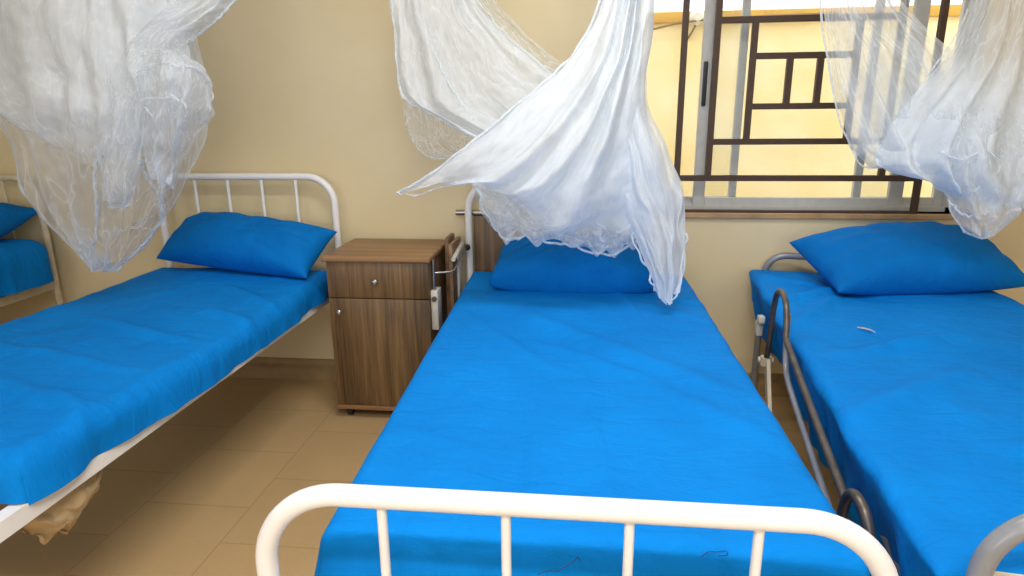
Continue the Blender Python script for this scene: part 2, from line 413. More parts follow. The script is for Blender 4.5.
def mattress(name, label, group, FL, FR, HL, HR, top, zbot, drop, rad, zoff=lambda s_, t_: 0, wr=1.0, flare=.03, seed=0, side_extra=None, edge_wave=.006, cat='mattress', creases=(), foldamp=1.0):
    """a blue sheeted mattress: plan corners, top height, hang of the sheet at left/right/foot/head"""
    FL, FR, HL, HR = [Vector(p) for p in (FL, FR, HL, HR)]
    W = ((FR-FL).length+(HR-HL).length)/2; L = ((HL-FL).length+(HR-FR).length)/2
    dl, dr, df, dh = drop
    q = rad*PI/2
    def edge(a, size):
        if a < rad: p, dr_ = edge(size-a, size); return size-p, dr_
        e = a-(size-rad)
        if e <= 0: return a, 0
        if e < q: return size-rad+rad*s(e/rad), rad*(1-c(e/rad))
        return size, rad+(e-q)
    def lens(d): return d-rad+q-rad if d > 0 else 0           # extra arc length beyond the plan edge for a hang d
    def samples(lo, hi, n):
        return [lo+(hi-lo)*i/n for i in range(n+1)]
    As = samples(-lens(dl), W+lens(dr), 130); Bs = samples(-lens(df), L+lens(dh), 210)
    root = empty(name, ((FL[0]+HR[0])/2, (FL[1]+HR[1])/2, top-.1)); tag(root, label, cat, group)
    bm = bmesh.new(); grid = []
    cen = (FL+FR+HL+HR)/4
    for b in Bs:
        row = []
        pb, db = edge(b, L); tb = pb/L
        for a in As:
            pa, da = edge(a, W); sa = pa/W
            dd = (da**3+db**3)**(1/3)
            P = (FL*(1-sa)+FR*sa)*(1-tb) + (HL*(1-sa)+HR*sa)*tb
            P3 = Vector((P.x, P.y, 0))
            # outward direction on the hanging part
            ex = (FR-FL).normalized(); ey = (HL-FL).normalized(); n = Vector((0, 0, 0))
            if da > 0: n += Vector((ex.x, ex.y, 0))*(1 if a > W/2 else -1)*min(1, da/rad)
            if db > 0: n += Vector((ey.x, ey.y, 0))*(1 if b > L/2 else -1)*min(1, db/rad)
            if n.length > 1: n.normalize()
            k = min(da, db, rad)
            if k > 0: P3 -= n*k*.45
            hang = max(0, dd-rad*.5)
            fold = fbm(Vector((P.x*5.5+seed, P.y*5.5, dd*2.2)), 3)*.9 + .6*noise.noise(Vector((P.x*13, P.y*13+seed, dd*4)))
            P3 += n*(hang*flare/.12 + foldamp*fold*min(hang, .14)*.16)
            z = top-dd+zoff(sa, tb)
            if da == 0 or dd < rad:
                fl = 1-min(1, dd/rad)
                z += wr*fl*(.006*fbm(Vector((P.x*2.1+seed, P.y*2.4, 3)), 3) + .0035*abs(noise.noise(Vector((P.x*3.1+P.y*2.2+seed, P.y*5-P.x*3, 1)))) + .0022*noise.noise(Vector((P.x*14, P.y*9, seed))))
            for (cs0, ct0, cs1, ct1, cw, chh) in creases:
                vx, vy = (cs1-cs0)*W, (ct1-ct0)*L; L2 = vx*vx+vy*vy
                wx, wy = (sa-cs0)*W, (tb-ct0)*L
                kq = (wx*vx+wy*vy)/L2; off = (wx*vy-wy*vx)/math.sqrt(L2) + .012*noise.noise(Vector((kq*3, cs0*9, seed)))
                z += chh*math.exp(-(off/cw)**2)*max(0, 1-(2*kq-1)**4 if 0 < kq < 1 else 0)
            e2 = min(1, dd/.02)
            P3 += n*fbm(Vector((P.x*6, P.y*6, seed)), 2)*edge_wave*(e2)
            if side_extra and dd > 0: P3, z = side_extra(P3, z, n, sa, tb, dd)
            P3.z = z
            row.append(bm.verts.new(P3))
        grid.append(row)
    for i in range(len(grid)-1):
        for j in range(len(grid[0])-1):
            bm.faces.new((grid[i][j], grid[i][j+1], grid[i+1][j+1], grid[i+1][j]))
    bmesh.ops.recalc_face_normals(bm, faces=bm.faces)
    o = kid(link('sheet', bm, 'sheet'), root)
    # mattress body below the sheet
    bm = bmesh.new(); ins = .03
    lo = []; hi = []
    def ip(sa, tb): return (FL*(1-sa)+FR*sa)*(1-tb) + (HL*(1-sa)+HR*sa)*tb
    for sa, tb in ((ins/W, ins/L), (1-ins/W, ins/L), (1-ins/W, 1-ins/L), (ins/W, 1-ins/L)):
        p = ip(sa, tb); lo.append(bm.verts.new((p.x, p.y, zbot))); hi.append(bm.verts.new((p.x, p.y, top-.03)))
    bm.faces.new(lo[::-1]); bm.faces.new(hi)
    for i in range(4): bm.faces.new((lo[i], lo[(i+1) % 4], hi[(i+1) % 4], hi[i]))
    bmesh.ops.bevel(bm, geom=bm.edges[:], offset=.02, segments=3, affect='EDGES')
    kid(link('mattress_core', bm, 'foam'), root)
    return root

def pillow(name, label, group, ctr, size, rotz, tilt=(0, 0), seed=0, ex=.55, corner=.16, bulge=None):
    """cushion with pinched corners, wrinkles towards the corners and a seam round the rim"""
    lx, ly, h = size; bm = bmesh.new(); N = 56; M_ = 40
    def prof(x, y):
        fx = 1-abs(x)**2.6; fy = 1-abs(y)**2.4
        return max(0, fx)**ex*max(0, fy)**ex
    top = []; bot = []
    for j in range(M_+1):
        y = -1+2*j/M_; y = math.copysign(1-(1-abs(y))**1.35, y)
        rt, rb = [], []
        for i in range(N+1):
            x = -1+2*i/N; x = math.copysign(1-(1-abs(x))**1.35, x)
            edge_in = 1-corner*(1-abs(y)**3)*.35*abs(x)**4; edge_iny = 1-corner*(1-abs(x)**3)*.45*abs(y)**4
            px, py = x*lx/2*edge_in, y*ly/2*edge_iny
            k = prof(x, y)
            if bulge: k *= bulge(x, y)
            ang = math.atan2(y, x); rr = math.hypot(x, y)
            wr = (noise.noise(Vector((ang*4.2, rr*1.5, seed)))*.010 + noise.noise(Vector((px*9+seed, py*13, 2)))*.011 + fbm(Vector((px*5, py*5+seed, 1)), 3)*.008)*min(1, k*1.6)
            rt.append(Vector((px, py, h*.62*k+wr))); rb.append(Vector((px, py, -h*.38*k)))
        top.append(rt); bot.append(rb)
    def V(p): return bm.verts.new(p)
    T = [[V(p) for p in r] for r in top]
    B = [[(T[j][i] if i in (0, N) or j in (0, M_) else V(bot[j][i])) for i in range(N+1)] for j in range(M_+1)]
    for j in range(M_):
        for i in range(N):
            bm.faces.new((T[j][i], T[j][i+1], T[j+1][i+1], T[j+1][i]))
            f = (B[j][i], B[j+1][i], B[j+1][i+1], B[j][i+1])
            try: bm.faces.new(f)
            except ValueError: pass
    bmesh.ops.recalc_face_normals(bm, faces=bm.faces)
    o = link(name, bm, 'pillow'); o.location = ctr; o.rotation_euler = (tilt[0], tilt[1], rotz)
    tag(o, label, 'pillow', group); return o

GB = 'ward beds'; GM = 'blue sheeted mattresses'; GP = 'blue pillows'
# --- centre bed
bed('hospital_bed', 'white tubular hospital bed in the middle with rounded foot rail nearest the viewer', (-.474, .80), (.434, .80), (-.527, 2.93), (.405, 2.93), .50, (.782, .125), (1.03, .13), 'white_metal', GB,
    foot_bars=(.208, .411, .605, .80), head_bars=(.2, .4, .6, .8), inset=(.06, .03))
mattress('mattress', 'mattress under a bright blue sheet on the middle bed behind the foot rail', GM, (-.452, .925), (.482, .935), (-.512, 2.905), (.475, 2.905), .622, .515, (.20, .20, .26, .12), .034, seed=3.1, flare=.022, wr=1.3, creases=(
    (.15, .72, .95, .30, .05, 0.0180), (.05, .66, .45, .36, .03, 0.0108), (.30, .52, .75, .34, .022, 0.0090), (.50, .45, .56, .02, .010, 0.0054), (.38, .36, .40, .02, .008, 0.0045),
    (.62, .95, .74, .60, .018, 0.0090), (.75, .80, 1.0, .74, .02, 0.0108), (.72, .74, 1.0, .62, .02, 0.0090), (.66, .36, .98, .18, .03, 0.0090), (.05, .20, .30, .14, .02, 0.0054)))

pillow('pillow', 'plump blue pillow half hidden below the hanging net of the middle bed', GP, (-.03, 2.67, .69), (.68, .34, .22), R(-2), (R(12), 0), seed=5, corner=.12, ex=.34)
# --- left bed
bed('hospital_bed', 'cream tubular hospital bed left of the wooden cabinet, with barred head rail', (-2.035, .72), (-1.172, .72), (-2.05, 2.93), (-1.168, 2.93), .505, (.79, .13), (1.052, .13), 'white_metal', GB,
    foot_bars=(.2, .4, .6, .8), head_bars=(.215, .405, .598, .79))
mattress('mattress', 'sagging mattress under a blue sheet on the bed left of the wooden cabinet', GM, (-2.045, 1.03), (-1.162, 1.08), (-2.06, 2.86), (-1.158, 2.86), .63, .53, (.11, .108, .1, .1), .055, seed=11.7, flare=.006,
         wr=1.4, zoff=lambda s_, t_: -.02*s(PI*t_)**2*(s_)**2, creases=(
    (.25, .55, .95, .42, .03, 0.0136), (.10, .40, .90, .28, .025, 0.0119), (.20, .30, .95, .14, .03, 0.0136), (.60, .80, 1.0, .66, .025, 0.0153), (.70, .62, 1.02, .55, .03, 0.0170), (.75, .20, 1.02, .10, .03, 0.0170)))
pillow('pillow', 'blue pillow against the barred head rail beside the wooden cabinet', GP, (-1.555, 2.785, .748), (.82, .30, .2), R(-11), (R(33), R(3)), seed=9, corner=.16, ex=.48)
# --- far left bed
bed('hospital_bed', 'cream hospital bed at the far left edge, mostly out of view behind the left net', (-3.6, .75), (-2.64, .75), (-3.6, 2.93), (-2.70, 2.93), .50, (.79, .13), (1.045, .12), 'old_enamel', GB,
    foot_bars=(.2, .4, .6, .8), head_bars=(.2, .4, .6, .8))
mattress('mattress', 'thick mattress end under dark blue sheet at the far left edge', GM, (-3.58, .8), (-2.62, .8), (-3.58, 2.88), (-2.625, 2.88), .765, .53, (.2, .225, .2, .22), .10, seed=23.5, flare=.0)
pillow('pillow', 'blue pillow at the far left edge, only its pointed corner in view', GP, (-3.03, 2.70, .805), (.74, .42, .2), R(6), (R(12), R(-6)), seed=14, corner=.3)
# --- right bed, turned a little
A4 = Vector((.56, .80)); an = R(6.5); ax = Vector((s(an), c(an))); nn = Vector((c(an), -s(an)))
def w4(u, v): p = A4+ax*u+nn*v; return (p.x, p.y)
b4 = bed('hospital_bed', 'grey steel hospital bed under the window with a folding side rail', w4(.05, .012), w4(.05, .87), w4(2.178, .03), w4(2.09, .87), .50, (.787, .11), (.70, .09), 'grey_metal', GB,
    foot_bars=(), head_bars=(.33, .66), tube_r=.015, cross_z=.47)
def side4(P3, z, n, sa, tb, dd):
    return P3, z
mattress('mattress', 'mattress under a loose blue sheet on the right bed below the window', GM, w4(.095, -.022), w4(.095, .90), w4(2.155, -.045), w4(2.05, .865), .640, .515, (.27, .2, .26, .14), .028, seed=31.2, flare=-.03, foldamp=1.5, wr=1.8, edge_wave=.012, creases=(
    (.0, .70, .35, .86, .03, 0.0240), (.02, .58, .30, .80, .025, 0.0180), (.0, .92, .25, .86, .02, 0.0160), (.05, .45, .55, .60, .03, 0.0160), (.0, .25, .50, .46, .04, 0.0200), (.3, .2, .9, .42, .03, 0.0120)))
pillow('pillow', 'wide blue pillow with a sharp corner on the right bed below the window', GP, (1.308, 2.69, .730), (.80, .40, .22), R(12), (R(17), R(0)), seed=21, corner=.14, ex=.48)

# folding side rail of the right bed
def p4(u, z, v=-.075): x, y = w4(u, v); return Vector((x, y, z))
UO = .05
def gr(pts, rad, mat, n=60): return kid(tube('guard_rail', smoothpath([p4(*q) for q in pts], n), rad, mat, None, 10), b4)
gr([(1.372, .485, -.07), (1.346, .537, -.07), (1.328, .651, -.07), (1.30, .735, -.07), (1.255, .77, -.07), (1.19, .778, -.07), (1.13, .76, -.07), (1.10, .715, -.07), (1.085, .675, -.07), (1.05, .663, -.07), (.85, .634, -.07), (.62, .605, -.07), (.385, .575, -.07)], .0095, 'worn_metal', 90)
gr([(1.125, .735, -.062), (1.118, .66, -.062), (1.10, .60, -.062), (1.05, .56, -.062), (.945, .538, -.062), (.70, .503, -.062), (.42, .465, -.062)], .0085, 'grey_metal')
gr([(.40, .46, -.07), (.39, .54, -.07), (.372, .588, -.07), (.34, .612, -.068), (.305, .60, -.06), (.28, .55, -.05), (.262, .47, -.04)], .0105, 'worn_metal', 40)
bm = bmesh.new()
q0, q1 = p4(1.36, .49, -.066), p4(1.20, .30, -.066)
d = (q1-q0).normalized(); sd = Vector((ax.x, ax.y, 0)); sd = (sd-d*sd.dot(d)).normalized()*.021; th = Vector((nn.x, nn.y, 0))*.006
v8 = [bm.verts.new(q+a*sd+b*th) for q in (q0, q1) for a, b in ((-1, -1), (1, -1), (1, 1), (-1, 1))]
for f in ((0, 1, 2, 3), (7, 6, 5, 4), (0, 4, 5, 1), (1, 5, 6, 2), (2, 6, 7, 3), (3, 7, 4, 0)): bm.faces.new([v8[i] for i in f])
bmesh.ops.recalc_face_normals(bm, faces=bm.faces)
kid(link('rail_strut', bm, 'old_enamel', None, False), b4)
bm = bmesh.new(); add_tube(bm, [p4(1.366, .505, -.07), p4(1.366, .475, -.07)], .019, 14); add_tube(bm, [p4(1.372, .49, -.095), p4(1.372, .49, -.045)], .011, 12)
kid(autosmooth(link('rail_clamp', bm, 'old_enamel'), 40), b4)
bm = bmesh.new()
for (u, z) in ((1.69, .505), (1.66, .55)):
    p = p4(u, z, -.05); hz = .030 if z < .53 else .014; add_box(bm, p-Vector((.012, .016, hz)), p+Vector((.012, .016, hz)), .004)
kid(autosmooth(link('rail_bracket', bm, 'white_plate'), 40), b4)
fa, fb = Vector((*w4(.05, .03), .683)), Vector((*w4(.05, .85), .683))
bm = bmesh.new()
r_ = bmesh.ops.create_cube(bm, size=1)
for v in r_['verts']:
    v.co = fa.lerp(fb, .5) + Vector((nn.x, nn.y, 0))*v.co.x*(.86) + Vector((ax.x, ax.y, 0))*v.co.y*.016 + Vector((0, 0, 1))*(v.co.z*.16-.08)
bmesh.ops.bevel(bm, geom=bm.edges[:], offset=.003, segments=2, affect='EDGES')
kid(autosmooth(link('foot_board', bm, 'old_enamel')), b4)

# ------------------------------------------------------------------ bedside cabinet
cab = empty('bedside_cabinet', (-.85, 2.76, 0)); tag(cab, 'brown wood grain bedside cabinet on castors between the left and middle beds', 'cabinet')
K = lambda o: kid(o, cab)
X0, X1, Y0, Y1 = -1.084, -.638, 2.562, 2.955
bm = bmesh.new()
for lo, hi in (((X0, Y0+.018, .05), (X0+.016, Y1, .730)), ((X1-.016, Y0+.018, .05), (X1, Y1, .730)), ((X0, Y1-.012, .05), (X1, Y1, .730)), ((X0, Y0+.018, .05), (X1, Y1, .068)), ((X0, Y0+.02, .56), (X1, Y1, .572))): add_box(bm, lo, hi, .0015)
K(autosmooth(link('carcass', bm, 'wood')))
K(box('plinth', (X0-.004, Y0-.004, .045), (X1+.004, Y0+.03, .064), 'wood_top', None, .002))
def knob(x, z, parent):
    bm = bmesh.new(); add_tube(bm, [(x, Y0+.001, z), (x, Y0-.008, z), (x, Y0-.012, z), (x, Y0-.020, z), (x, Y0-.025, z), (x, Y0-.027, z)], [.006, .006, .012, .0135, .010, .004], 16)
    o = autosmooth(link('knob', bm, 'chrome'), 40); o.parent = parent; return o
dw = K(box('drawer', (X0+.001, Y0, .570), (X1-.001, Y0+.018, .728), 'wood', None, .0015)); knob(-.868, .645, dw)
do = K(box('door', (X0+.001, Y0, .066), (X1-.001, Y0+.018, .5655), 'wood', None, .0015)); knob(-1.036, .507, do)
bm = bmesh.new(); add_box(bm, (X0-.012, Y0-.016, .729), (X1+.012, Y1+.005, .755), .008, 4); K(autosmooth(link('top', bm, 'wood_top'), 50))
for x in (X0+.045, X1-.045):
    for y in (Y0+.04, Y1-.045):
        bm = bmesh.new()
        add_tube(bm, [(x-.011, y, .020), (x+.011, y, .020)], .020, 16); add_box(bm, (x-.016, y-.012, .020), (x+.016, y+.014, .047), .003)
        K(autosmooth(link('castor', bm, 'dark_plastic'), 40))
fl = K(box('flap_board', (X1+.055, Y0+.16, .37), (X1+.073, Y1-.03, .775), 'wood_y', None, .002))
K(box('flap_board', (X1+.022, Y0+.24, .40), (X1+.040, Y1-.01, .788), 'wood_y', None, .002))
K(box('flap_bracket', (X1, Y0+.025, .425), (X1+.03, Y0+.10, .60), 'white_plate', None, .003))
K(tube('flap_rod', [(X1+.012, Y0+.045, .595), (X1+.012, Y0+.045, .735)], .0065, 'chrome', None, 10))
K(tube('flap_handle', fillet([(X1+.012, Y0+.07, .668), (X1+.085, Y0+.10, .668), (X1+.105, Y1-.07, .730)], .02, 6), .0055, 'chrome', None, 10))
bm = bmesh.new(); a, b = Vector((X1+.082, Y0+.13, .715)), Vector((X1+.088, Y1-.08, .752)); add_tube(bm, [a, b], .010, 8)
K(autosmooth(link('flap_hinge', bm, 'white_plate'), 40))
K(box('flap_hinge', (X1+.073, Y0+.25, .48), (X1+.083, Y0+.31, .73), 'white_plate', None, .002))
bm = bmesh.new(); add_tube(bm, [(X1+.10, Y1-.075, .728), (X1+.115, Y1-.07, .733), (X1+.122, Y1-.07, .735)], [.013, .015, .009], 12); K(autosmooth(link('handle_knob', bm, 'dark_plastic'), 40))
bm = bmesh.new(); add_tube(bm, [(X1+.016, Y0+.026, .565), (X1+.016, Y0+.018, .565)], .012, 12); K(autosmooth(link('bolt', bm, 'worn_metal'), 40))

# folded table standing against the wall behind the head of the middle bed
tb = empty('folded_table', (-.44, 2.968, 0)); tag(tb, 'folded wooden table with chrome bar standing against the wall behind the middle bed head', 'table')
kid(box('table_board', (-.507, 2.956, .02), (-.352, 2.976, .868), 'wood', None, .002), tb)
kid(tube('chrome_bar', [(-.592, 2.966, .882), (-.35, 2.966, .882)], .0135, 'chrome', None, 14), tb)
for x in (-.49, -.37): kid(box('foot_pad', (x-.015, 2.955, 0), (x+.015, 2.977, .022), 'dark_plastic', None, .002), tb)

# ------------------------------------------------------------------ mosquito nets
def loft(rows, nu, nv, seed, fold=.03, freq=7, dens=.6, wob=.012, scallop=.0, lat=.0):
    """cloth through rows of (px, py, Y); returns bmesh data: grid of points and densities"""
    R_ = [[at(*p) for p in r] for r in rows]
    D = dens if isinstance(dens, (list, tuple)) else [dens]*len(rows)
    G = []
    for j in range(nv+1):
        tv = j/nv; row = []
        x = min(tv, .99999)*(len(D)-1); i0 = int(x); dv = D[i0]+(D[i0+1]-D[i0])*(x-i0)
        for i in range(nu+1):
            tu = i/nu
            p = crom([crom(r, tu) for r in R_], tv)
            w = noise.noise(Vector((tu*3+seed, tv*2.2, seed*1.7)))
            ph = tu*freq*2*PI + 2.2*w*1.6 + seed
            en = min(1, 4*min(tu, 1-tu)+.35)
            amp = fold*(.55+.6*noise.noise(Vector((tu*4, tv*1.5, seed+9))))*(.45+.75*tv)
            f2 = fbm(Vector((tu*6+seed, tv*5, 4)), 3)
            p = p + Vector((lat*math.sin(2*ph), amp*math.sin(ph)*en + fold*.5*f2, wob*noise.noise(Vector((tu*9, tv*7, seed+3)))))
            p.x += wob*noise.noise(Vector((tu*8+5, tv*8, seed)))
            if scallop: p.z += scallop*max(0, tv-.75)*4*noise.noise(Vector((tu*11, 0, seed)))
            row.append((p, dv))
        G.append(row)
    return G

def net_panel(name, rows, parent, nu=110, nv=90, **kw):
    G = loft(rows, nu, nv, **kw)
    bm = bmesh.new(); uvl = bm.loops.layers.uv.new('UVMap')
    V = [[bm.verts.new(p) for p, _ in r] for r in G]
    idx = {v: (i/nu, j/nv) for j, r in enumerate(V) for i, v in enumerate(r)}
    sd = kw['seed']
    for j in range(nv):
        for i in range(nu):
            f = bm.faces.new((V[j][i], V[j][i+1], V[j+1][i+1], V[j+1][i]))
            for lp in f.loops: a = idx[lp.vert]; lp[uvl].uv = (a[0]+sd*.37, a[1]+sd*.21)
    me = bpy.data.meshes.new(name); bm.to_mesh(me); bm.free()
    atr = me.attributes.new('weave', 'FLOAT', 'POINT'); k = 0
    vals = [d for r in G for _, d in r]; atr.data.foreach_set('value', vals)
    me.materials.append(MT['net'])
    for p in me.polygons: p.use_smooth = True
    o = bpy.data.objects.new(name, me); COL.objects.link(o); kid(o, parent)
    return o, G

def hem(name, pts, parent, rad=.006, wob=.010, seed=0, dens=.8, n=70):
    P = smoothpath([at(*p) for p in pts], n); out = []; rr = []
    for i, p in enumerate(P):
        t_ = i/n
        out.append(p+Vector((noise.noise(Vector((t_*16, seed, 1)))*wob, noise.noise(Vector((t_*13, seed, 7)))*wob*1.5, noise.noise(Vector((t_*17, seed, 3)))*wob)))
        rr.append(rad*(.75+.5*noise.noise(Vector((t_*9, seed, 5)))))
    bm = bmesh.new(); add_tube(bm, out, rr, 8)
    bmesh.ops.recalc_face_normals(bm, faces=bm.faces)
    me = bpy.data.meshes.new(name); bm.to_mesh(me); bm.free()
    uv = me.uv_layers.new(name='UVMap')
    for lp in me.loops:
        v = me.vertices[lp.vertex_index].co; uv.data[lp.index].uv = (v.x*1.3+v.y, v.z*2+seed)
    atr = me.attributes.new('weave', 'FLOAT', 'POINT'); atr.data.foreach_set('value', [dens]*len(me.vertices))
    me.materials.append(MT['net'])
    for p in me.polygons: p.use_smooth = True
    o = bpy.data.objects.new(name, me); COL.objects.link(o); return kid(o, parent)

def cord(parent, p, top):
    kid(tube('cord', smoothpath([p, (Vector(p)+Vector(top))/2+Vector((.01, 0, 0)), top], 12), .005, 'cord', None, 8), parent)

exec_nets = True
# centre net ------------------------------------------------------
nc = empty('mosquito_net', at(560, 120, 2.4)); tag(nc, 'white mosquito net swept into a V and pointed tail over the middle bed', 'mosquito net', 'hanging mosquito nets')
net_panel('net_drape', [                                     # back drape falling from the upper left
    [(430, -210, 2.52), (436, -212, 2.52), (442, -212, 2.52), (448, -210, 2.52)],
    [(398, -60, 2.52), (420, -62, 2.50), (445, -62, 2.54), (468, -60, 2.56)],
    [(391, 0, 2.50), (420, 5, 2.46), (450, 0, 2.50), (474, -4, 2.54)],
    [(396, 50, 2.48), (430, 55, 2.44), (470, 42, 2.48), (502, 30, 2.52)],
    [(402, 95, 2.46), (440, 100, 2.42), (490, 80, 2.46), (538, 62, 2.5)],
    [(428, 112, 2.44), (470, 122, 2.42), (515, 105, 2.44), (565, 80, 2.48)],
    [(470, 136, 2.42), (505, 140, 2.42), (545, 130, 2.43), (590, 115, 2.46)]], nc, seed=1.3, fold=.035, freq=4, dens=[.7, .72, .68, .66, .66, .7, .7])
net_panel('net_drape', [                                     # sheer back layer, lower and to the right
    [(432, -210, 2.60), (440, -212, 2.6), (448, -212, 2.6), (456, -210, 2.6)],
    [(395, -20, 2.62), (425, -20, 2.64), (455, -25, 2.66), (488, -22, 2.66)],
    [(398, 60, 2.60), (440, 50, 2.64), (490, 35, 2.66), (520, 28, 2.66)],
    [(404, 115, 2.58), (450, 100, 2.62), (510, 80, 2.64), (560, 60, 2.64)],
    [(414, 142, 2.56), (460, 140, 2.60), (530, 110, 2.62), (590, 80, 2.62)],
    [(432, 158, 2.55), (475, 160, 2.58), (550, 150, 2.60), (620, 130, 2.60)]], nc, seed=4.1, fold=.03, freq=3, dens=[.4, .36, .34, .28, .26, .24])
MAIN = [
    [(628, -230, 2.34), (634, -232, 2.34), (640, -232, 2.34), (646, -230, 2.34)],
    [(614, -90, 2.32), (626, -92, 2.28), (642, -92, 2.3), (658, -90, 2.34)],
    [(602, -5, 2.28), (620, -4, 2.22), (638, -4, 2.22), (656, -5, 2.30)],
    [(584, 38, 2.26), (608, 40, 2.18), (632, 40, 2.18), (651, 40, 2.28)],
    [(556, 72, 2.24), (590, 80, 2.14), (622, 84, 2.14), (646, 84, 2.26)],
    [(520, 102, 2.22), (565, 118, 2.12), (612, 122, 2.12), (648, 112, 2.26)],
    [(485, 132, 2.22), (540, 152, 2.11), (600, 158, 2.11), (655, 140, 2.26)],
    [(448, 161, 2.23), (510, 180, 2.13), (585, 194, 2.12), (662, 168, 2.26)],
    [(420, 181, 2.25), (490, 186, 2.17), (575, 220, 2.16), (664, 196, 2.28)],
    [(396, 193, 2.27), (476, 183, 2.22), (560, 232, 2.2), (655, 226, 2.30)]]
net_panel('net_drape', MAIN, nc, nu=130, nv=110, seed=2.2, fold=.045, freq=5, dens=[.85, .9, .9, .88, .88, .88, .88, .88, .7, .3], wob=.010, scallop=.03)
net_panel('net_drape', [                                     # tail at the right, ending just above the sheet
    [(606, 60, 2.30), (622, 60, 2.24), (638, 60, 2.24), (650, 60, 2.32)],
    [(602, 110, 2.28), (622, 112, 2.20), (640, 112, 2.2), (648, 105, 2.32)],
    [(605, 160, 2.26), (628, 165, 2.18), (652, 160, 2.18), (668, 150, 2.3)],
    [(618, 205, 2.25), (640, 210, 2.18), (662, 205, 2.2), (684, 192, 2.3)],
    [(634, 240, 2.24), (652, 246, 2.20), (670, 242, 2.22), (685, 232, 2.3)],
    [(648, 270, 2.24), (660, 280, 2.21), (674, 276, 2.23), (684, 268, 2.28)],
    [(655, 290, 2.24), (663, 301, 2.22), (671, 303, 2.23), (679, 290, 2.26)]], nc, seed=6.4, fold=.022, freq=4, dens=[0, .5, .78, .8, .8, .8, .8], wob=.014)
net_panel('net_drape', [                                     # gathered fringe under the main swathe
    [(480, 140, 2.36), (540, 150, 2.34), (600, 150, 2.34), (655, 140, 2.36)],
    [(474, 178, 2.36), (535, 190, 2.32), (600, 200, 2.32), (660, 190, 2.36)],
    [(480, 200, 2.36), (540, 214, 2.31), (604, 226, 2.31), (652, 218, 2.36)],
    [(492, 222, 2.36), (550, 232, 2.32), (606, 244, 2.32), (644, 236, 2.36)],
    [(502, 236, 2.37), (555, 243, 2.33), (604, 254, 2.33), (638, 244, 2.36)]], nc, seed=8.9, fold=.05, freq=5, dens=[.55, .5, .5, .5, .5], wob=.014, scallop=.05)
net_panel('net_drape', [                                     # second fringe layer behind
    [(472, 150, 2.46), (540, 160, 2.46), (600, 160, 2.46), (660, 150, 2.46)],
    [(474, 190, 2.48), (540, 200, 2.46), (600, 210, 2.46), (655, 200, 2.46)],
    [(486, 220, 2.48), (540, 226, 2.46), (600, 236, 2.46), (650, 226, 2.46)],
    [(498, 232, 2.48), (550, 236, 2.46), (600, 246, 2.46), (640, 238, 2.46)]], nc, seed=12.9, fold=.05, freq=4, dens=[.45, .42, .4, .42], wob=.014, scallop=.05)
hem('hem', [(604, -10, 2.27), (584, 38, 2.25), (556, 72, 2.23), (520, 102, 2.21), (485, 132, 2.21), (448, 161, 2.22), (420, 181, 2.24), (396, 193, 2.26)], nc, .006, .006, 1)
hem('hem', [(396, 193, 2.26), (420, 195, 2.25), (440, 187, 2.23), (476, 182, 2.21)], nc, .004, .008, 2, .6)
hem('hem', [(391, -10, 2.5), (396, 50, 2.48), (402, 95, 2.46), (428, 112, 2.44), (470, 136, 2.42)], nc, .0045, .006, 3, .6)
hem('hem', [(474, 180, 2.36), (480, 200, 2.36), (492, 224, 2.36), (506, 238, 2.37), (530, 236, 2.35), (552, 243, 2.33), (575, 246, 2.33), (603, 255, 2.33), (632, 246, 2.36)], nc, .006, .016, 4, .6, 120)
hem('hem', [(618, 205, 2.25), (634, 240, 2.24), (648, 272, 2.24), (658, 290, 2.24), (670, 302, 2.23), (678, 290, 2.25), (684, 268, 2.28), (685, 232, 2.3)], nc, .005, .014, 5, .7, 110)
hem('hem', [(404, 110, 2.58), (414, 142, 2.56), (432, 158, 2.55), (470, 158, 2.57)], nc, .004, .006, 6, .5)
hem('hem', [(430, 40, 2.44), (445, 75, 2.42), (465, 108, 2.41), (478, 126, 2.41)], nc, .004, .005, 7, .5)
hem('hem', [(474, -4, 2.53), (502, 30, 2.51), (538, 62, 2.49), (550, 68, 2.48)], nc, .004, .005, 8, .5)
cord(nc, at(439, -211, 2.52), (-.30, 2.5, ZC)); cord(nc, at(637, -231, 2.34), (.45, 2.36, ZC)); cord(nc, at(444, -211, 2.6), (-.28, 2.58, ZC))

# left net --------------------------------------------------------
nl = empty('mosquito_net', at(110, 120, 2.25)); tag(nl, 'bunched white mosquito net hanging over the left bed, its hem dipping to the sheet', 'mosquito net', 'hanging mosquito nets')
net_panel('net_drape', [
    [(60, -230, 2.3), (72, -232, 2.3), (84, -232, 2.3), (96, -230, 2.3)],
    [(-30, -60, 2.34), (40, -62, 2.22), (110, -62, 2.24), (176, -60, 2.34)],
    [(-46, 30, 2.34), (30, 30, 2.16), (130, 28, 2.18), (196, 30, 2.36)],
    [(-20, 95, 2.34), (45, 95, 2.14), (140, 92, 2.18), (208, 95, 2.38)],
    [(8, 140, 2.34), (60, 145, 2.14), (140, 145, 2.2), (203, 140, 2.38)],
    [(24, 188, 2.34), (70, 195, 2.16), (130, 195, 2.22), (186, 188, 2.38)],
    [(45, 220, 2.34), (80, 230, 2.2), (125, 232, 2.24), (164, 220, 2.36)],
    [(74, 246, 2.32), (95, 255, 2.25), (120, 258, 2.26), (144, 243, 2.34)],
    [(90, 264, 2.3), (102, 268, 2.28), (114, 271, 2.28), (124, 262, 2.3)]], nl, nu=130, nv=120, seed=3.3, fold=.055, freq=6, dens=[.7, .7, .65, .6, .42, .33, .30, .32, .42], wob=.014)
